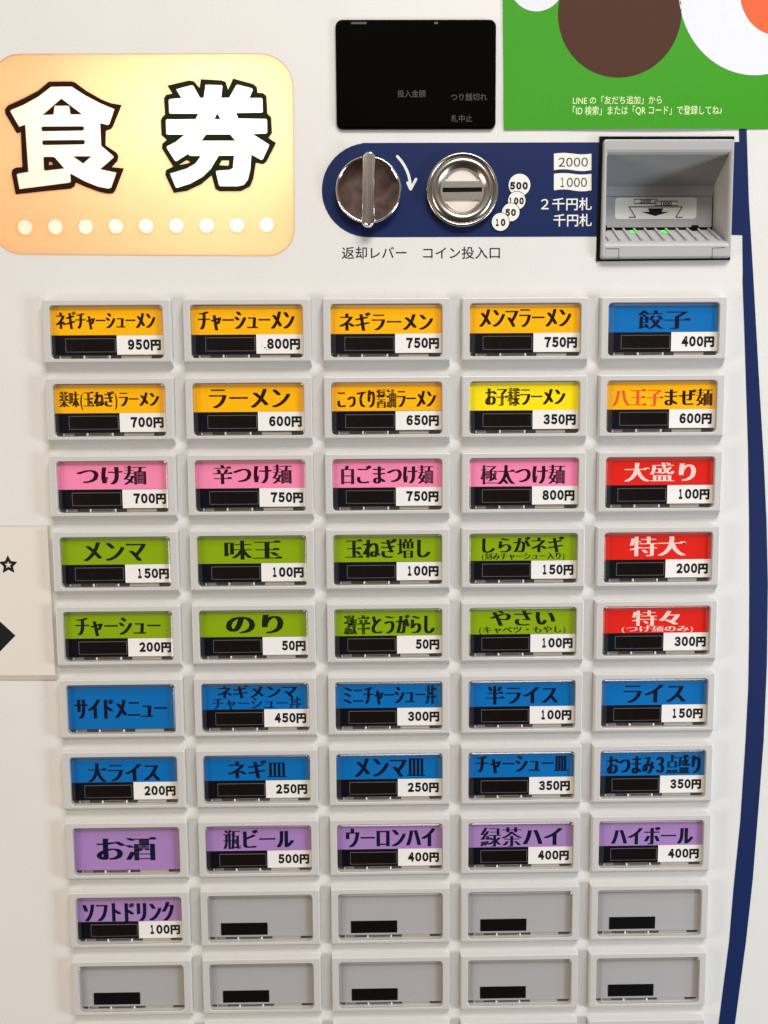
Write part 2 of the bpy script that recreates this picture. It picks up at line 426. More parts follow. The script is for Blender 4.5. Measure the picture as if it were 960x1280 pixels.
ken_white = [(152,108),(250,82),(262,88),(302,162),(322,163),(327,156),(338,80),(440,82),(445,90),(436,162),(487,162),(532,82),(540,79),(630,102),(637,112),(614,163),(690,163),(697,170),(700,248),(694,255),(530,258),(545,293),(718,295),(726,302),(727,380),(720,387),(635,391),(740,458),(737,468),(700,550),(690,555),(627,520),(620,620),(605,680),(580,712),(540,721),(432,721),(423,714),(403,630),(408,622),(490,617),(510,605),(518,527),(425,527),(418,532),(370,612),(320,660),(240,705),(158,731),(148,726),(113,640),(220,608),(275,575),(308,530),(238,528),(228,516),(155,562),(145,560),(92,478),(95,468),(150,440),(205,395),(98,394),(90,388),(87,305),(94,298),(275,297),(293,262),(115,262),(108,255),(105,178),(112,170),(185,163)]
ken_holes = [[(412,258),(433,297),(393,297)], [(342,393),(493,393),(527,433),(312,433)]]
ken_gap1 = [(172,584),(218,556),(238,565),(236,572),(185,585)]
ken_gap2 = [(440,558),(486,558),(484,586),(478,590),(424,588)]
dots = []
for cx, cy in ((75,681),(166,680),(257,679),(348,677.5),(438,676.5),(529,675.5),(620,675),(710,674),(800,673)):
    x, y = at(cx / 2.4, cy / 2.4, 0); dots.append(circle(x, y, 9.4, 28))
T7 = lambda p: zp(Z7, S7, p, 0); T8 = lambda p: zp(Z8, S7, p, 0)
fill('sign_face', [sign_outline(1.2), T7(syoku_black), T8(ken_black)] + dots, -2.0, SD, M_SIGN, sign)
fill('character_filler', [T7(syoku_dot)], -2.0, SD + .03, M_SIGN, sign)
fill('character_filler', [T8(ken_gap1)], -2.0, SD + .03, M_SIGN, sign)
fill('character_filler', [T8(ken_gap2)], -2.0, SD + .03, M_SIGN, sign)
fill('character_outline', [T7(syoku_black), T7(syoku_white)], -2.0, SD, M_BROWNINK, sign)
for h in syoku_holes[:3] + syoku_holes[4:]: fill('character_outline', [T7(h)], -2.0, SD, M_BROWNINK, sign)
fill('character_outline', [T7(syoku_holes[3]), T7(syoku_dot)], -2.0, SD, M_BROWNINK, sign)
fill('sign_character', [T7(syoku_white)] + [T7(h) for h in syoku_holes], -2.0, SD, M_SIGNWHITE, sign)
fill('character_outline', [T8(ken_black), T8(ken_white), T8(ken_gap1), T8(ken_gap2)], -2.0, SD, M_GREENINK, sign)
for h in ken_holes: fill('character_outline', [T8(h)], -2.0, SD, M_GREENINK, sign)
fill('sign_character', [T8(ken_white)] + [T8(h) for h in ken_holes], -2.0, SD, M_SIGNWHITE, sign)
for dd in dots: fill('sign_dot', [dd], -2.0, SD, M_SIGNWHITE, sign)
bm = bmesh.new(); loops(bm, [(sign_outline(0.9), -2.1), (sign_outline(0.9), -120)], cap=True); bm_obj('sign_box', bm, M_SIGNBOX, sign)
def lamp(px, py, d, power, col, rad):
    l = bpy.data.lights.new('sign_lamp', 'POINT'); l.energy = power; l.color = col; l.shadow_soft_size = rad
    o = bpy.data.objects.new('sign_lamp', l); C.objects.link(o); x, y = at(px, py); o.location = W(x, y, d); return o
lamp(278, 150, -95, 0.175, (1.0, 0.99, 0.96), 0.03)
lamp(140, 150, -95, 0.075, (1.0, 0.97, 0.92), 0.03)

# ------------------------------------------------------------------ display window
bm = bmesh.new()
a = at(419.2, 25.8); b = at(619.2, 162)
P = lambda k: rr(a[0] + k, a[1] + k, b[0] - k, b[1] - k, 8 - k * 0.6, 6)
loops(bm, [(P(0), 0.0), (P(0), 2.0), (P(.5), 3.2), (P(2.2), 4.2), (P(3.2), 4.2)], cap=True)
disp = bm_obj('display_window', bm, M_GLOSSBLACK, machine)
DS = 3.5556
text('display_lettering', '投入金額', zb((390, 0), DS, (380, 400, 505, 432), 4.3), 4.3, M_DIMINK, disp)
text('display_lettering', 'つり銭切れ', zb((390, 0), DS, (618, 415, 778, 447), 4.3), 4.3, M_DIMINK, disp)
text('display_lettering', '札中止', zb((390, 0), DS, (618, 510, 712, 542), 4.3), 4.3, M_DIMINK, disp)
for x0, x1 in ((174, 243), (543, 560)):
    bx = zb((390, 0), DS, (x0, 98, x1, 107), 4.3)
    slab('display_mark', *bx, 4.2, 4.35, M_DIMINK, disp)

# ------------------------------------------------------------------ return lever and coin inlet
def lathe(name, cx, cy, prof, m, parent, n=72, cap=True, smooth=True):
    bm = bmesh.new(); loops(bm, [(circle(cx, cy, r, n), d) for r, d in prof], cap=cap)
    o = bm_obj(name, bm, m, parent, smooth); return o
lc = at(460.6, 238, 6)
lever = lathe('return_lever', lc[0], lc[1], [(38.5, 0.4), (40.6, 3), (41, 7), (40.5, 9.0), (39.7, 10.0), (38.9, 10.1), (38.2, 9.4), (37.7, 8.4), (37.0, 7.2)], M_CHROME, machine, cap=False)
lathe('lever_face', lc[0], lc[1], [(37.9, 7.9), (34, 7.35), (30, 6.9), (26, 6.5), (22, 6.15), (18, 5.9), (14, 5.7), (10, 5.55), (6, 5.45), (2, 5.4)], M_CHROMEFACE, lever)
bm = bmesh.new()
def fin(w, h, d, sh=0):
    cx, cy = at(460.8, 237.5, 12); out = []
    for x, y in rr(cx - w + sh, cy - h, cx + w + sh, cy + h, w * 0.95, 5):
        out.append((x - (y - cy) * 0.026, y))
    return out
loops(bm, [(fin(8.4, 45.6, 6), 6.0), (fin(8.2, 45.4, 9), 12), (fin(7.7, 45.0, 14), 13.4), (fin(7.2, 44.6, 14), 14.2), (fin(2.4, 43.2, 14, 1.2), 17.5), (fin(2.0, 42.9, 14, 1.2), 17.7), (fin(0.5, 41.8, 14, 1.2), 17.8)], cap=True)
bm_obj('lever_grip', bm, M_CHROME, lever, smooth=True)

cc = at(577.9, 237.7, 4)
inlet = lathe('coin_inlet', cc[0], cc[1], [(44, 0.4), (45.3, 3.0), (44.6, 6.4), (43.2, 7.6), (41.6, 7.2), (40.6, 5.4), (39.8, 5.0), (38.8, 6.2), (36.5, 8.2), (34.0, 8.6), (31.2, 7.4), (28.8, 5.2), (27.0, 3.4), (26.6, 3.0)], M_STEEL, machine, cap=False)
def dshape(sgn):
    out = []; R = 22.0
    pts = []
    a0 = math.radians(24)
    for i in range(17):
        t = a0 + (math.pi - 2 * a0) * i / 16
        x, y = R * 1.0 * math.cos(t), R * math.sin(t) + 3.4
        pts.append((x, y))
    yb = 11.0
    pts = [(x, max(y, yb)) for x, y in pts]
    pts = [(21.6, 15), ] + [(x, y) for x, y in pts if y > 14.5] + [(-21.6, 15), (-22.0, 12.2), (-20.2, 10.7), (20.2, 10.7), (22.0, 12.2)]
    return [(cc[0] + x, cc[1] + sgn * y * 1.02 + (0.4 if sgn > 0 else 0)) for x, y in pts]
slot = [(cc[0] - 24.6, cc[1] - 3.2), (cc[0] + 24.6, cc[1] - 3.7), (cc[0] + 24.6, cc[1] + 1.9), (cc[0] - 24.6, cc[1] + 2.4)]
fill('inlet_plate', [circle(cc[0], cc[1], 27.2, 64), dshape(-1), dshape(1), slot], 2.2, 3.4, M_STEELDK, inlet)
bm = bmesh.new(); loops(bm, [(circle(cc[0], cc[1], 26.8, 48), 1.4), (circle(cc[0], cc[1], 26.8, 48), 1.9)], cap=True); bm_obj('coin_insert', bm, M_INSERT, inlet)
slab('coin_slot', slot[0][0] - 1, slot[0][1] - 1.5, slot[1][0] + 1, slot[2][1] + 1.5, 1.9, 3.2, M_BLACK, inlet)  # solid black slab, painting the dark inside the slot

# arrow between them
arr = [(496.7, 195.6), (501.4, 200.8), (505.3, 206.7), (508.6, 213.2), (510.9, 219.4), (512.6, 227.5), (513.3, 236.2)]
def stroke(pts, w):
    L = []; R = []
    for i, p in enumerate(pts):
        a = Vector(pts[max(i - 1, 0)]); b = Vector(pts[min(i + 1, len(pts) - 1)]); t = (b - a).normalized(); n = Vector((-t.y, t.x)) * w / 2
        L.append((p[0] + n.x, p[1] + n.y)); R.append((p[0] - n.x, p[1] - n.y))
    def capp(p, q):
        c = (Vector(p) + Vector(q)) / 2; v = Vector(p) - c; out = []
        for k in range(1, 6):
            an = -math.pi * k / 6; out.append((c.x + v.x * math.cos(an) - v.y * math.sin(an), c.y + v.x * math.sin(an) + v.y * math.cos(an)))
        return out
    return L + capp(L[-1], R[-1]) + R[::-1] + capp(R[0], L[0])
def strokes(name, lines, w, d, m, parent):
    for k, l in enumerate(lines):
        fill(name, [stroke([at(*p, d) for p in l], w)], d - 0.1, d + 0.03 * k, m, parent)
bandp = bpy.data.objects.new('band_print', None); C.objects.link(bandp); bandp.parent = machine
strokes('turn_arrow', [arr, [(513.3, 236.4), (520.0, 224.0)], [(513.0, 236.0), (509.6, 228.5)]], 3.4, 0.6, M_WHITEINK, bandp)

# coin value discs
ZC = (520, 170); SC = 960 / 220
for i, (tx, cx, cy, r, bx) in enumerate((('500', 564, 268, 13.6, (512, 250, 610, 292)), ('100', 549, 353, 10.9, (505, 335, 588, 373)),
                           ('50', 516, 417, 11.0, (486, 398, 545, 437)), ('10', 460, 470, 10.9, (432, 452, 487, 492)))):
    x, y = at(ZC[0] + cx / SC, ZC[1] + cy / SC)
    dd = 0.6 + 0.25 * i
    ring = fill('coin_disc', [circle(x, y, r + 0.7, 40)], 0.35, dd, M_NAVYINK, bandp)
    fill('disc_face', [circle(x, y, r, 40)], 0.35, dd + 0.06, M_WHITEINK, ring)
    numerals('disc_numeral', tx, zb(ZC, SC, bx, 1), dd + 0.13, M_INK, ring, bold=0.075)
# banknote flags
for tx, y0, y1, bx in (('2000', 93, 192, (778, 118, 937, 167)), ('1000', 203, 302, (785, 228, 932, 278))):
    pts = []
    for i in range(13): pts.append((752 + 204 * i / 12, y0 + 4 - 4 * math.sin(2 * math.pi * i / 12)))
    for i in range(13): pts.append((956 - 204 * i / 12, y1 - 5 + 5 * math.sin(2 * math.pi * i / 12)))
    fl = fill('banknote_icon', [zp(ZC, SC, pts, 0)], 0.35, 0.6, M_WHITEINK, bandp)
    numerals('icon_numeral', tx, zb(ZC, SC, bx, 0.7), 0.7, M_INK, fl, bold=0.008)
text('band_lettering', '２千円札', zb((620, 0), 2.8235, (159, 698, 338, 742), 0.6), 0.6, M_WHITEINK, bandp, bold=0.012)
text('band_lettering', '千円札', zb((620, 0), 2.8235, (203, 755, 338, 799), 0.6), 0.6, M_WHITEINK, bandp, bold=0.012)
text('panel_lettering', '返却レバー', zb((390, 0), DS, (132, 1097, 420, 1150), 0.2), 0.2, M_LABELINK, machine, bold=0.006)
text('panel_lettering', 'コイン投入口', zb((390, 0), DS, (494, 1097, 835, 1150), 0.2), 0.2, M_LABELINK, machine, bold=0.006)

# ------------------------------------------------------------------ bill inlet
def at3(px, py, d): return (*at(px, py, d), d)
bz = fill('bill_inlet', [[at(749.0, 171), at(917.3, 171), at(912.0, 325.2), at(744.9, 326.8)], inner_housing], 0.36, 1.6, M_BLACK, machine)
tag(bz, 'grey banknote slot in a black frame')
def quads(name, qs, m, parent, smooth=False):
    bm = bmesh.new()
    for q in qs: bm.faces.new([bm.verts.new(W(*p)) for p in q])
    bmesh.ops.remove_doubles(bm, verts=bm.verts, dist=1e-6)
    me = bpy.data.meshes.new(name); bm.to_mesh(me); bm.free()
    return link(name, me, m, parent, smooth)
def strip(a, b): return [(a[i], a[i + 1], b[i + 1], b[i]) for i in range(len(a) - 1)]
# outer ring of the housing: base ring, top ring
HB = [at3(753.2, 176.4, 0.5), at3(915.4, 176.2, 0.5), at3(910.8, 323.0, 0.5), at3(749.4, 324.4, 0.5)]
def ring(d, k, r=3.0):
    xs0 = [p for p in HB]
    # bilinear inset of the rounded rectangle
    out = []
    for u, v in rr(0, 0, 160, 146, max(r, .3), 5):
        u2 = k + u * (160 - 2 * k) / 160; v2 = k + v * (146 - 2 * k) / 146
        s, t = u2 / 160, v2 / 146
        X = (HB[0][0] * (1 - s) + HB[1][0] * s) * (1 - t) + (HB[3][0] * (1 - s) + HB[2][0] * s) * t
        Y = (HB[0][1] * (1 - s) + HB[1][1] * s) * (1 - t) + (HB[3][1] * (1 - s) + HB[2][1] * s) * t
        out.append((X, Y))
    return out
XL, YT = at(758.2, 194, 3); XR, _ = at(911.4, 194, 3)
XL2, YB = at(757.2, 303.5, 3); XR2, _ = at(906.8, 303.5, 3)
bm = bmesh.new()
hx0, hy0, hx1, hy1 = XL, YT, (XR + XR2) / 2, YB
bmin = [(hx0, hy0), (hx1, hy0), (hx1, hy1), (hx0, hy1)]
def innr(dx, dyt, dyb, r): return rr(hx0 + dx, hy0 + dyt, hx1 - dx, hy1 + dyb, r, 5)
o0 = ring(0, 0); o1 = ring(0, 0); o2 = ring(0, .9); o3 = ring(0, 1.8)
rings = [(o0, 0.5), (o1, 6.6), (o2, 7.8), (o3, 8.2), (innr(-2.2, -5, 5, 2), 8.0), (innr(-0.9, -2.2, 3, 2), 6.9), (innr(0, 0, 0, 2), 4.5)]
loops(bm, rings)
bm_obj('housing_rim', bm, M_HOUSE, bz, smooth=False)
XB0 = hx0 + 3; XB1 = at(892.2, 233, -45)[0]
yc = at(840, 232.5, -45)[1]; ys2 = at(840, 245.2, -46)[1]; yp = at(840, 285, -47)[1]; ysh = at(840, 286.0, -45)[1]
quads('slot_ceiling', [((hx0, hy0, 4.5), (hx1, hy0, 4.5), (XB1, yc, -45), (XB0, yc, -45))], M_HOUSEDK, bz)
quads('slot_back', [((XB0, yc, -45), (XB1, yc, -45), (XB1, ys2, -46), (XB0, ys2, -46))], M_HOUSE, bz)
quads('slot_wall', [((hx1, hy0, 4.5), (hx1, hy1, 4.5), (XB1, ysh + 4, -45), (XB1, yc, -45))], M_HOUSE, bz)
quads('slot_wall', [((hx0, hy0, 4.5), (XB0, yc, -45), (XB0, ysh + 4, -45), (hx0, hy1, 4.5))], M_HOUSE, bz)
xpl = at(757, 250, -44)[0]
plate = slab('slot_plate', XB0, ys2 + 0.6, XB1 - 1.2, yp, -50, -45.5, M_HOUSE, bz)
bx = zb((740, 160), SC, (127, 380, 569, 495), -45)
stk = slab('slot_sticker', *bx, -45.5, -45.2, M_STICKER, plate, r=4)
ZB = (740, 160)
def sl(pts, w, k=0): fill('sticker_line', [stroke(zp(ZB, SC, pts, -45), w)], -45.2, -45.1 + 0.02 * k, M_INK, bz)
sl([(202, 430), (492, 430)], 1.2); sl([(202, 430), (237, 486)], 1.2, 1); sl([(492, 430), (458, 486)], 1.2, 2); sl([(202, 487), (237, 487)], 1.2, 3); sl([(458, 487), (492, 487)], 1.2, 4)
sl([(230, 388), (357, 388), (357, 398)], 1.0, 1); sl([(357, 412), (230, 412), (230, 388)], 1.0); sl([(342, 399), (468, 399), (468, 423), (342, 423), (342, 399)], 1.0, 2)
fill('sticker_arrow', [zp(ZB, SC, [(305, 438), (390, 438), (380, 457), (422, 457), (345, 480), (270, 457), (314, 457)], -45)], -45.2, -45.05, M_INK, bz)
text('sticker_numeral', '2000', zb(ZB, SC, (262, 391, 322, 410), -45), -45.1, M_INK, bz, bold=0.02)
text('sticker_numeral', '1000', zb(ZB, SC, (376, 402, 436, 421), -45), -45.1, M_INK, bz, bold=0.02)
# mouth of the slot: solid black slab painting the darkness of the gap
slab('note_mouth', XB0, yp - 0.5, XB1 - 1, ysh + 5, -49, -44.8, M_BLACK, bz)
# sloping shelf with ribs
quads('note_shelf', [((XB0, ysh + 1.5, -45), (XB1, ysh + 1.5, -45), (hx1, hy1, 4.5), (hx0, hy1, 4.5))], M_HOUSE, bz)
def shelf(s, t):      # s across, t from back to front
    xb = XB0 + (XB1 - XB0) * s; xf = hx0 + (hx1 - hx0) * s
    return Vector((xb + (xf - xb) * t, (ysh + 1.5) * (1 - t) + hy1 * t, -45 * (1 - t) + 4.5 * t))
for i in range(11):
    s = 0.035 + i * 0.092
    n = Vector((0, -0.94, 0.34)); h = 3.0; w = 0.0075
    A = [shelf(s - w, 0.02), shelf(s + w, 0.02), shelf(s + w, 0.90), shelf(s - w, 0.90)]
    B = [p + n * (h if k in (0, 1) else h * 0.9) for k, p in enumerate(A)]
    A = [tuple(p) for p in A]; B = [tuple(p) for p in B]
    quads('rib', [tuple(B), (A[0], B[0], B[3], A[3]), (A[1], A[2], B[2], B[1]), (A[3], B[3], B[2], A[2]), (A[0], A[1], B[1], B[0])], M_HOUSE, bz)
for s in (0.045, 0.84):
    p = shelf(s, 0.04); slab('sensor_post', p.x - 4, p.y - 6, p.x + 4, p.y + 1, -46, -40, M_BLACK, bz)
for s in (0.298, 0.57):
    p = shelf(s, 0.12)
    bm = bmesh.new(); ring_ = []
    for k in range(20):
        a_ = 2 * math.pi * k / 20; q = shelf(s + 0.034 * math.cos(a_), 0.20 + 0.15 * math.sin(a_)) + Vector((0, -0.6, 0.3)); ring_.append(bm.verts.new(W(*q)))
    bm.faces.new(ring_); bm_obj('green_lamp', bm, M_LEDGREEN, bz)
for pts in ([(77, 658), (147, 658), (145, 711)], [(725, 652), (657, 655), (655, 708)]):
    fill('seam_line', [stroke(zp(ZB, SC, pts, 8), .7)], 7.0, 8.35, mat('seam', (0.06, 0.055, 0.05), 0.6), bz)

# ------------------------------------------------------------------ buttons
PW, PH = 175.0, 97.05
BW, BH = 158.8, 77.2
GX, GY = -430.0, -440.0
WL, WR, WT, WB = 9.0, 149.6, 6.9, 72.6        # window in the bezel
rows = [
 [('orange','ネギチャーシューメン',950),('orange','チャーシューメン',800),('orange','ネギラーメン',750),('orange','メンマラーメン',750),('blue','餃子',400)],
 [('orange','薬味(玉ねぎ)ラーメン',700),('orange','ラーメン',600),('orange','こってり醤油ラーメン',650),('yellow','お子様ラーメン',350),('orange','八王子まぜ麺',600)],
 [('pink','つけ麺',700),('pink','辛つけ麺',750),('pink','白ごまつけ麺',750),('pink','極太つけ麺',800),('red','大盛り',100)],
 [('green','メンマ',150),('green','味玉',100),('green','玉ねぎ増し',100),('green','しらがネギ|(刻みチャーシュー入り)',150),('red','特大',200)],
 [('green','チャーシュー',200),('green','のり',50),('green','激辛とうがらし',50),('green','やさい|(キャベツ・もやし)',100),('red','特々|(つけ麺のみ)',300)],
 [('blue','サイドメニュー',0),('blue','ネギメンマ|チャーシュー丼',450),('blue','ミニチャーシュー丼',300),('blue','半ライス',100),('blue','ライス',150)],
 [('blue','大ライス',200),('blue','ネギ皿',250),('blue','メンマ皿',250),('blue','チャーシュー皿',350),('blue','おつまみ３点盛り',350)],
 [('purple','お酒',0),('purple','瓶ビール',500),('purple','ウーロンハイ',400),('purple','緑茶ハイ',400),('purple','ハイボール',400)],
 [('purple','ソフトドリンク',100)] + [('blank','',0)] * 4, [('blank','',0)] * 5, [('blank','',0)] * 5]
Z = {'a': ((0,360),4.174), 'b': ((0,640),4.0), 'c': ((40,920),3.5555), 'p': ((0,0),1.0), 'd': ((220,550),5.3333), 'e': ((220,740),5.3333), 'f': ((230,920),5.3333),
     'g': ((300,350),2.8235), 'h': ((390,560),5.3333), 'i': ((390,740),5.3333), 'j': ((390,920),5.3333), 'k': ((560,560),5.3333), 'l': ((560,740),5.3333), 'm': ((560,920),5.3333),
     'n': ((620,350),2.8235), 'o': ((730,560),4.174), 'q': ((730,740),4.174), 'r': ((730,920),4.174)}
ink = [
 [('a',(288,123,812,215)),('p',(247,389.4,368.5,412.6)),('g',(350,115,682,178)),('p',(599,386.5,714,408.4)),('n',(500,107,685,172))],
 [('a',(303,540,832,633)),('p',(261,486.4,363,509.6)),('g',(343,387,692,450)),('p',(606.4,484.8,706.8,506.5)),('n',(412,385,765,443))],
 [('a',(397,930,768,1025)),('d',(243,167,775,290)),('h',(193,118,812,237)),('k',(215,115,782,238)),('o',(213,78,583,173))],
 [('b',(415,152,732,245)),('d',(318,672,708,795)),('h',(222,608,790,732)),('k',(228,595,775,695),(225,700,778,758)),('o',(238,463,530,562))],
 [('b',(375,530,805,618)),('e',(330,155,718,275)),('i',(208,155,820,278)),('l',(280,125,715,222),(205,233,785,292)),('q',(250,97,500,175),(195,178,570,225))],
 [('b',(370,938,835,1030)),('e',(272,622,808,705),(240,705,835,787)),('i',(208,627,828,747)),('l',(252,628,733,745)),('q',(208,485,530,575))],
 [('c',(247,122,570,202)),('f',(290,165,688,280)),('j',(283,150,755,270)),('m',(185,135,798,243)),('r',(120,103,607,195))],
 [('c',(283,452,555,552)),('f',(258,628,735,748)),('j',(225,618,822,735)),('m',(215,612,760,732)),('r',(143,478,570,563))],
 [('c',(223,742,633,822))]]
CD = 5.6                                    # depth of the cards, below the bezel face at BZ

def bezel_mesh():
    bm = bmesh.new(); n = 4
    R = lambda k, r, kb=0: rr(k, k, BW - k, BH - k + kb, r, n)
    Wd = lambda k, r: rr(WL - k, WT - k, WR + k, WB + k, r, n)
    loops(bm, [(rr(-1.2, -1.0, BW + 1.2, BH + 6.6, 1.0, n), 0.0), (rr(-1.0, -.8, BW + 1.0, BH + 5.9, 1.0, n), 1.2), (R(0, 1.4), 9.0), (R(.35, 1.3), 9.7), (R(1.0, 1.1), 10.0), (Wd(.7, 5.2), 10.0), (Wd(0, 4.6), 9.5), (Wd(0, 4.6), 1.0)], mi=0)
    me = bpy.data.meshes.new('button'); bmesh.ops.recalc_face_normals(bm, faces=bm.faces); bm.to_mesh(me); bm.free(); me.materials.append(M_BEZEL); return me
def cap_mesh():
    bm = bmesh.new(); n = 4
    Q = lambda k, r, kt=0: rr(WL + k, WT + k + kt * .3, WR - k, WB - k, r, n)
    loops(bm, [(Q(.3, 4.4), 8.6), (Q(.4, 4.2), 9.6), (Q(1.6, 3.8), 10.6), (rr(WL + 6.5, WT + 4.5, WR - 6.5, WB - 4.2, 2.2, n), 11.4)], mi=[0, 0, 0], cap=True, cap_mi=1)
    me = bpy.data.meshes.new('cap'); bmesh.ops.recalc_face_normals(bm, faces=bm.faces); bm.to_mesh(me); bm.free()
    me.materials.append(M_CLEAREDGE); me.materials.append(M_CLEAR); return me
ME_B = bezel_mesh(); ME_C = cap_mesh()
def bxmesh(name, boxes, mats, r=0):
    bm = bmesh.new()
    for x0, y0, x1, y1, d0, d1, q in boxes:
        bv = min(0.6, (x1 - x0) / 5, (y1 - y0) / 5) if r else 0
        rings = [([(x0, y0), (x1, y0), (x1, y1), (x0, y1)], d0), ([(x0, y0), (x1, y0), (x1, y1), (x0, y1)], d1 - bv)]
        if bv: rings.append(([(x0 + bv, y0 + bv), (x1 - bv, y0 + bv), (x1 - bv, y1 - bv), (x0 + bv, y1 - bv)], d1))
        loops(bm, rings, mi=q, cap=True, cap_mi=q)
    bmesh.ops.recalc_face_normals(bm, faces=bm.faces)
    me = bpy.data.meshes.new(name); bm.to_mesh(me); bm.free()
    for q in mats: me.materials.append(q)
    return me
ww, wh = WR - WL, WB - WT
cb = WT + 0.915 * wh                       # bottom edge of the cards
lb = WT + 0.552 * wh                      # foot of the coloured card
X = lambda f: WL + f * ww
ME_TRAY = bxmesh('card_tray', [(WL, WT, WR, WB, 0.3, 1.4, 0)] +
    [(X(a), cb + 1.2, X(b), WB - .6, 1.4, dd, q) for a, b, dd, q in ((.02, .055, 2, 0), (.06, .075, 4, 2), (.08, .16, 3.0, 1), (.17, .27, 2.2, 0), (.275, .29, 4.6, 3), (.30, .49, 3.6, 1), (.50, .515, 4.6, 3), (.53, .60, 2.4, 0), (.61, .88, 3.4, 2), (.89, .985, 2.2, 0))] +
    [(X(.31), cb + 2.4, X(.48), cb + 4.0, 3.6, 3.9, 0)], [M_TRAY, mat('tray_mid', (0.34, 0.31, 0.285), 0.25), M_TRAYCLEAR, M_TRAYLIT])
ME_BLACK = bxmesh('black_card', [(X(.001), lb, X(.578), cb, 1.4, CD - .05, 0)], [M_BLACKCARD])
ME_WHITE = bxmesh('price_card', [(X(.579), lb, X(.999), cb, 1.4, CD, 0)], [M_WHITECARD])
wx0, wx1, wy0, wy1 = X(.122), X(.567), lb + 3.6, cb - 3.2
ME_WIN = bxmesh('sold_out_window', [(wx0, wy0, wx1, wy1, CD - .1, CD + .35, 1), (wx0 + .75, wy0 + .75, wx1 - .75, wy1 - .75, CD, CD + .5, 0)], [M_LED, M_LEDEDGE])
ME_WINB = bxmesh('sold_out_window', [(wx0, wy0 + .5, wx1, wy1 + .5, CD - .1, CD + .4, 0)], [M_BLACK])
ME_CARD = {}
for k in CARD:
    ME_CARD[k] = bxmesh('label_card', [(X(.001), WT + .6, X(.999), lb - .2, 1.4, CD, 0)], [CARD[k]])
ME_FULL = {k: bxmesh('label_card', [(X(.001), WT + .6, X(.999), cb, 1.4, CD, 0)], [CARD[k]]) for k in ('blue', 'purple', 'blank')}

def put(name, me, parent, off, jit=0, tilt=0):
    o = bpy.data.objects.new(name, me); C.objects.link(o); o.parent = parent
    if parent is not BROOT: pass
    if jit: o.location = (random.uniform(-jit, jit) * U, 0, random.uniform(-jit, jit) * U)
    if tilt:
        c = W(BW / 2, BH / 2, 6)
        r = Matrix.Rotation(math.radians(random.uniform(-tilt, tilt)), 4, 'X') @ Matrix.Rotation(math.radians(random.uniform(-tilt, tilt)), 4, 'Z') @ Matrix.Rotation(math.radians(random.uniform(-.25, .25)), 4, 'Y')
        o.matrix_basis = Matrix.Translation(c) @ r @ Matrix.Translation(-c)
    return o
BROOT = None
COLN = {'orange': 'yellow-orange', 'blank': 'empty grey'}
for r, row in enumerate(rows):
    for c, (col, txt, price) in enumerate(row):
        ox, oy = GX + c * PW, GY + r * PH
        b = bpy.data.objects.new('button', ME_B); C.objects.link(b); b.parent = machine
        b.location = Vector((ox * U, 0, -oy * U)); b.matrix_parent_inverse = MI
        if txt: b['label'] = '%s menu button reading %s%s' % (COLN.get(col, col), txt.replace('|', ' '), (' %d円' % price) if price else '')
        else: b['label'] = 'blank button with an empty grey window'
        put('card_tray', ME_TRAY, b, None); put('cap', ME_C, b, None, 0, 0.5)
        full = price == 0
        put('label_card', ME_FULL[col] if full else ME_CARD[col], b, None, 0.35 if not full else 0)
        if not full:
            put('black_card', ME_BLACK, b, None); put('price_card', ME_WHITE, b, None, 0.2); put('sold_out_window', ME_WIN, b, None, 0.3)
            s = '%d円' % price
            w = 41.5 if price > 99 else 31.0
            e = X(.972) + random.uniform(-.8, .8)
            yy0 = lb + 5.0; yy1 = lb + 18.6
            digits = str(price); wd_ = (w - 14.5)
            bx2 = (e - w, yy0 + .2, e - 14.0, yy1 - .4); bx3 = (e - 12.9, yy0 + .6, e, yy1 + .6)
            n_ = len(digits); cw = (bx2[2] - bx2[0]) / (n_ - .13); rn = []
            for i_, ch in enumerate(digits):
                a_, w_ = bx2[0] + i_ * cw, cw * .87
                if ch == '1': a_, w_ = a_ + w_ * .2, w_ * .56
                rn.append((chr(ord(ch) + 0xFEE0), (a_, bx2[1], a_ + w_, bx2[3]), 0))
            t = text('price_lettering', rn + [('円', bx3, 0)], None, CD + .12, M_INK, b, bold=0.062)
        elif not txt:
            put('sold_out_window', ME_WINB, b, None, 0.2)
        if (r, c) == (0, 1):
            for sx_, sy_, sr_ in ((X(.655), lb + 16.5, .9), (X(.67), lb + 19.0, .6), (X(.63), lb + 14.2, .5), (X(.70), lb + 20.4, .45)):
                slab('ink_speck', sx_ - sr_, sy_ - sr_, sx_ + sr_, sy_ + sr_, CD, CD + .1, M_INK, b, r=sr_ * .8)
        if txt:
            spec = ink[r][c]; zo, zs = Z[spec[0]]
            boxes = [zb(zo, zs, q, CD + .3) for q in spec[1:]]
            boxes = [(q[0] - ox, q[1] - oy, q[2] - ox, q[3] - oy) for q in boxes]
            lines = txt.split('|')
            mats = [CARDINK[col]]
            for li, (line, q) in enumerate(zip(lines, boxes)):
                q = (q[0], q[1], q[2], min(q[3], lb - .3 if not full else q[3]))
                smear = 0.15 if li == 0 else 0.10
                gw = (q[2] - q[0]) / max(len(line), 1); gh = q[3] - q[1]
                smear *= min(max(gh / gw, 0.95), 1.6) * 0.85       # keep stroke weight even when the letters are squeezed
                if line == '八王子まぜ麺':
                    xm = q[0] + (q[2] - q[0]) * 0.505
                    runs = [('八王子', (q[0], q[1], xm, q[3]), 1), ('まぜ麺', (xm + 1.5, q[1], q[2], q[3]), 0)]; mats = [CARDINK[col], M_ORANGEINK]
                else: runs = [(line, q, 0)]
                text('menu_lettering', runs, None, CD + .12, None, b, mincho=smear, bold=-0.010, mats=mats)

mlink_children()
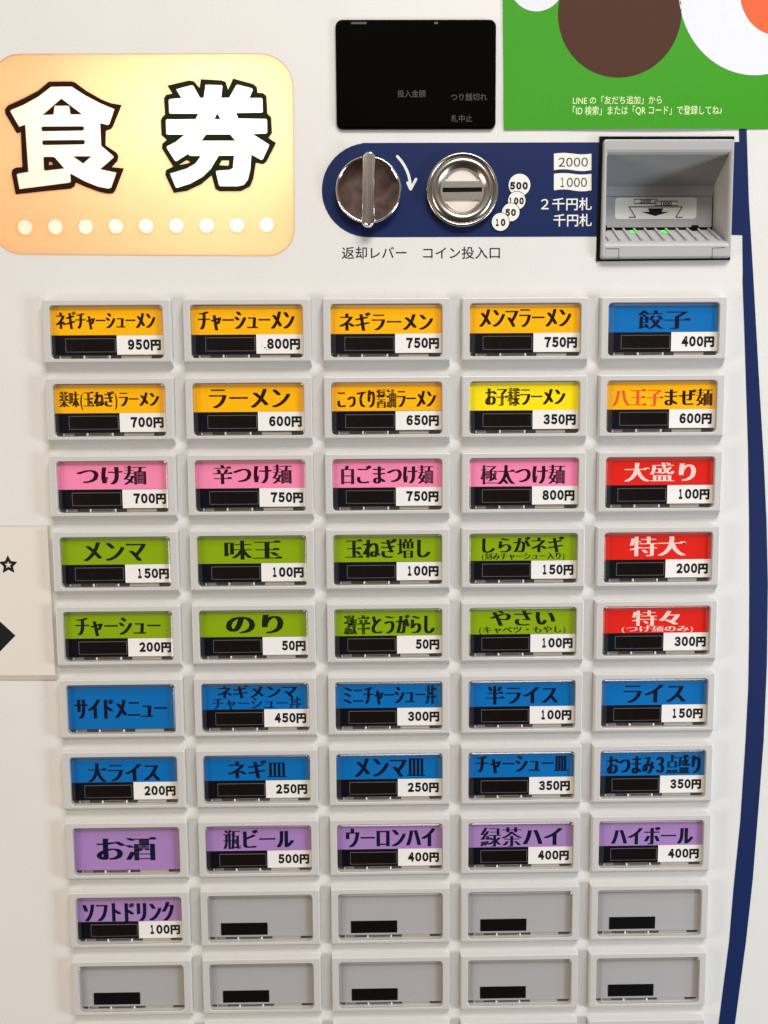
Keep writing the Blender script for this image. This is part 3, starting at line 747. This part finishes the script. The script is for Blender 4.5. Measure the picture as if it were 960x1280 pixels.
# letters were laid out in button coordinates around the drawing origin: W() adds the 1.35 m height once, the button only its offset
# ------------------------------------------------------------------ poster
def wave(x, y):
    return 0.7 * math.sin(x * 0.021 + 0.6) + 0.6 * math.sin(y * 0.03 + x * 0.008) + 1.2
a = at(629.7, 162.4); bq = at(960, 161.3)
ptop = -640
pl = at(628.6, 0)
poster = bpy.data.objects.new('poster', None); C.objects.link(poster); poster.location = W(a[0], a[1], 1)
tag(poster, 'green printed poster with white lettering stuck at the upper right of the machine front', 'poster')
bm = bmesh.new(); N = 24
slope = (bq[1] - a[1]) / (bq[0] - a[0]); sx = (pl[0] - a[0]) / (pl[1] - a[1])
g = [[None] * (N + 1) for _ in range(N + 1)]
def ppt(u, v):
    x = a[0] + u * 420 + (-v * 460) * sx; y = a[1] + u * 420 * slope - v * 460
    return x, y
for lay, dd in ((0, 0.0), (1, 0.35)):
    g = [[bm.verts.new(W(*ppt(i / N, j / N), dd + wave(*ppt(i / N, j / N)))) for j in range(N + 1)] for i in range(N + 1)]
    for i in range(N):
        for j in range(N): bm.faces.new((g[i][j], g[i + 1][j], g[i + 1][j + 1], g[i][j + 1]))
    if lay: 
        for i in range(N):
            bm.faces.new((g0[i][0], g0[i + 1][0], g[i + 1][0], g[i][0])); bm.faces.new((g0[0][i], g0[0][i + 1], g[0][i + 1], g[0][i]))
    g0 = g
bm_obj('poster_sheet', bm, M_POSTER, poster, smooth=False)
def disc(name, cx, cy, rx, ry, m, dd):
    x, y = at(cx, cy, 2); bm = bmesh.new(); rings = [[bm.verts.new(W(*p, dd + wave(*p))) for p in circle(x, y, rx * k / 6, 72, ry * k / 6)] for k in range(1, 7)]
    cv = bm.verts.new(W(x, y, dd + wave(x, y)))
    for i in range(72):
        bm.faces.new((cv, rings[0][i], rings[0][(i + 1) % 72]))
        for k in range(5): bm.faces.new((rings[k][i], rings[k + 1][i], rings[k + 1][(i + 1) % 72], rings[k][(i + 1) % 72]))
    return bm_obj(name, bm, m, poster)
disc('printed_disc', 775, 16, 76, 76, M_POSTERBROWN, 0.42)['label'] = 'plain brown printed disc'
disc('printed_disc', 947, -16, 97, 103, M_POSTERWHITE, 0.42)['label'] = 'plain pale printed disc'
disc('printed_disc', 671, -22, 34, 33, M_POSTERWHITE, 0.42)['label'] = 'small pale printed disc'
disc('printed_disc', 975, -14, 49, 54, M_POSTERORANGE, 0.50)['label'] = 'orange printed disc'
PZ = (620, 0); PS = 2.8235
text('poster_lettering', 'LINE の「友だち追加」から', zb(PZ, PS, (272, 339, 584, 368), 2), 0.45, M_POSTERTEXT, poster, conform=wave, bold=0.004)
text('poster_lettering', '「ID 検索」または「QR コード」で登録してね♪', zb(PZ, PS, (272, 374, 797, 407), 2), 0.45, M_POSTERTEXT, poster, conform=wave, bold=0.004)

# ------------------------------------------------------------------ notice at the left
notice = bpy.data.objects.new('paper_notice', None); C.objects.link(notice)
q = [at(-160, 656.5), at(59.6, 658.3), at(69.8, 844), at(-160, 844)]
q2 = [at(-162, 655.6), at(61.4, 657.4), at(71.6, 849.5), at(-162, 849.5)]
notice.location = W(*q[3], 0)
tag(notice, 'laminated pale paper notice with a star and black diamond at the left edge', 'notice')
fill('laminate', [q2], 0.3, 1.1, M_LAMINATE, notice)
fill('notice_sheet', [q], 1.1, 1.6, M_NOTICE, notice)
cxs, cys = at(10.3, 706.2, 1.6)
def star(R, r): return [((cxs + (R if k % 2 == 0 else r) * math.sin(math.pi * k / 5)), (cys - (R if k % 2 == 0 else r) * math.cos(math.pi * k / 5))) for k in range(10)]
fill('printed_star', [star(12.8, 6.3), star(5.0, 2.1)], 1.6, 1.68, M_INK, notice)
tip = at(19.3, 794.5, 1.6); hd = 30
fill('printed_diamond', [[(tip[0], tip[1]), (tip[0] - hd, tip[1] + hd), (tip[0] - 2 * hd, tip[1]), (tip[0] - hd, tip[1] - hd)]], 1.6, 1.68, M_INK, notice)

bpy.context.view_layer.update()
for o in (poster, notice):
    inv = o.matrix_world.inverted()
    for ch in o.children: ch.matrix_parent_inverse = inv
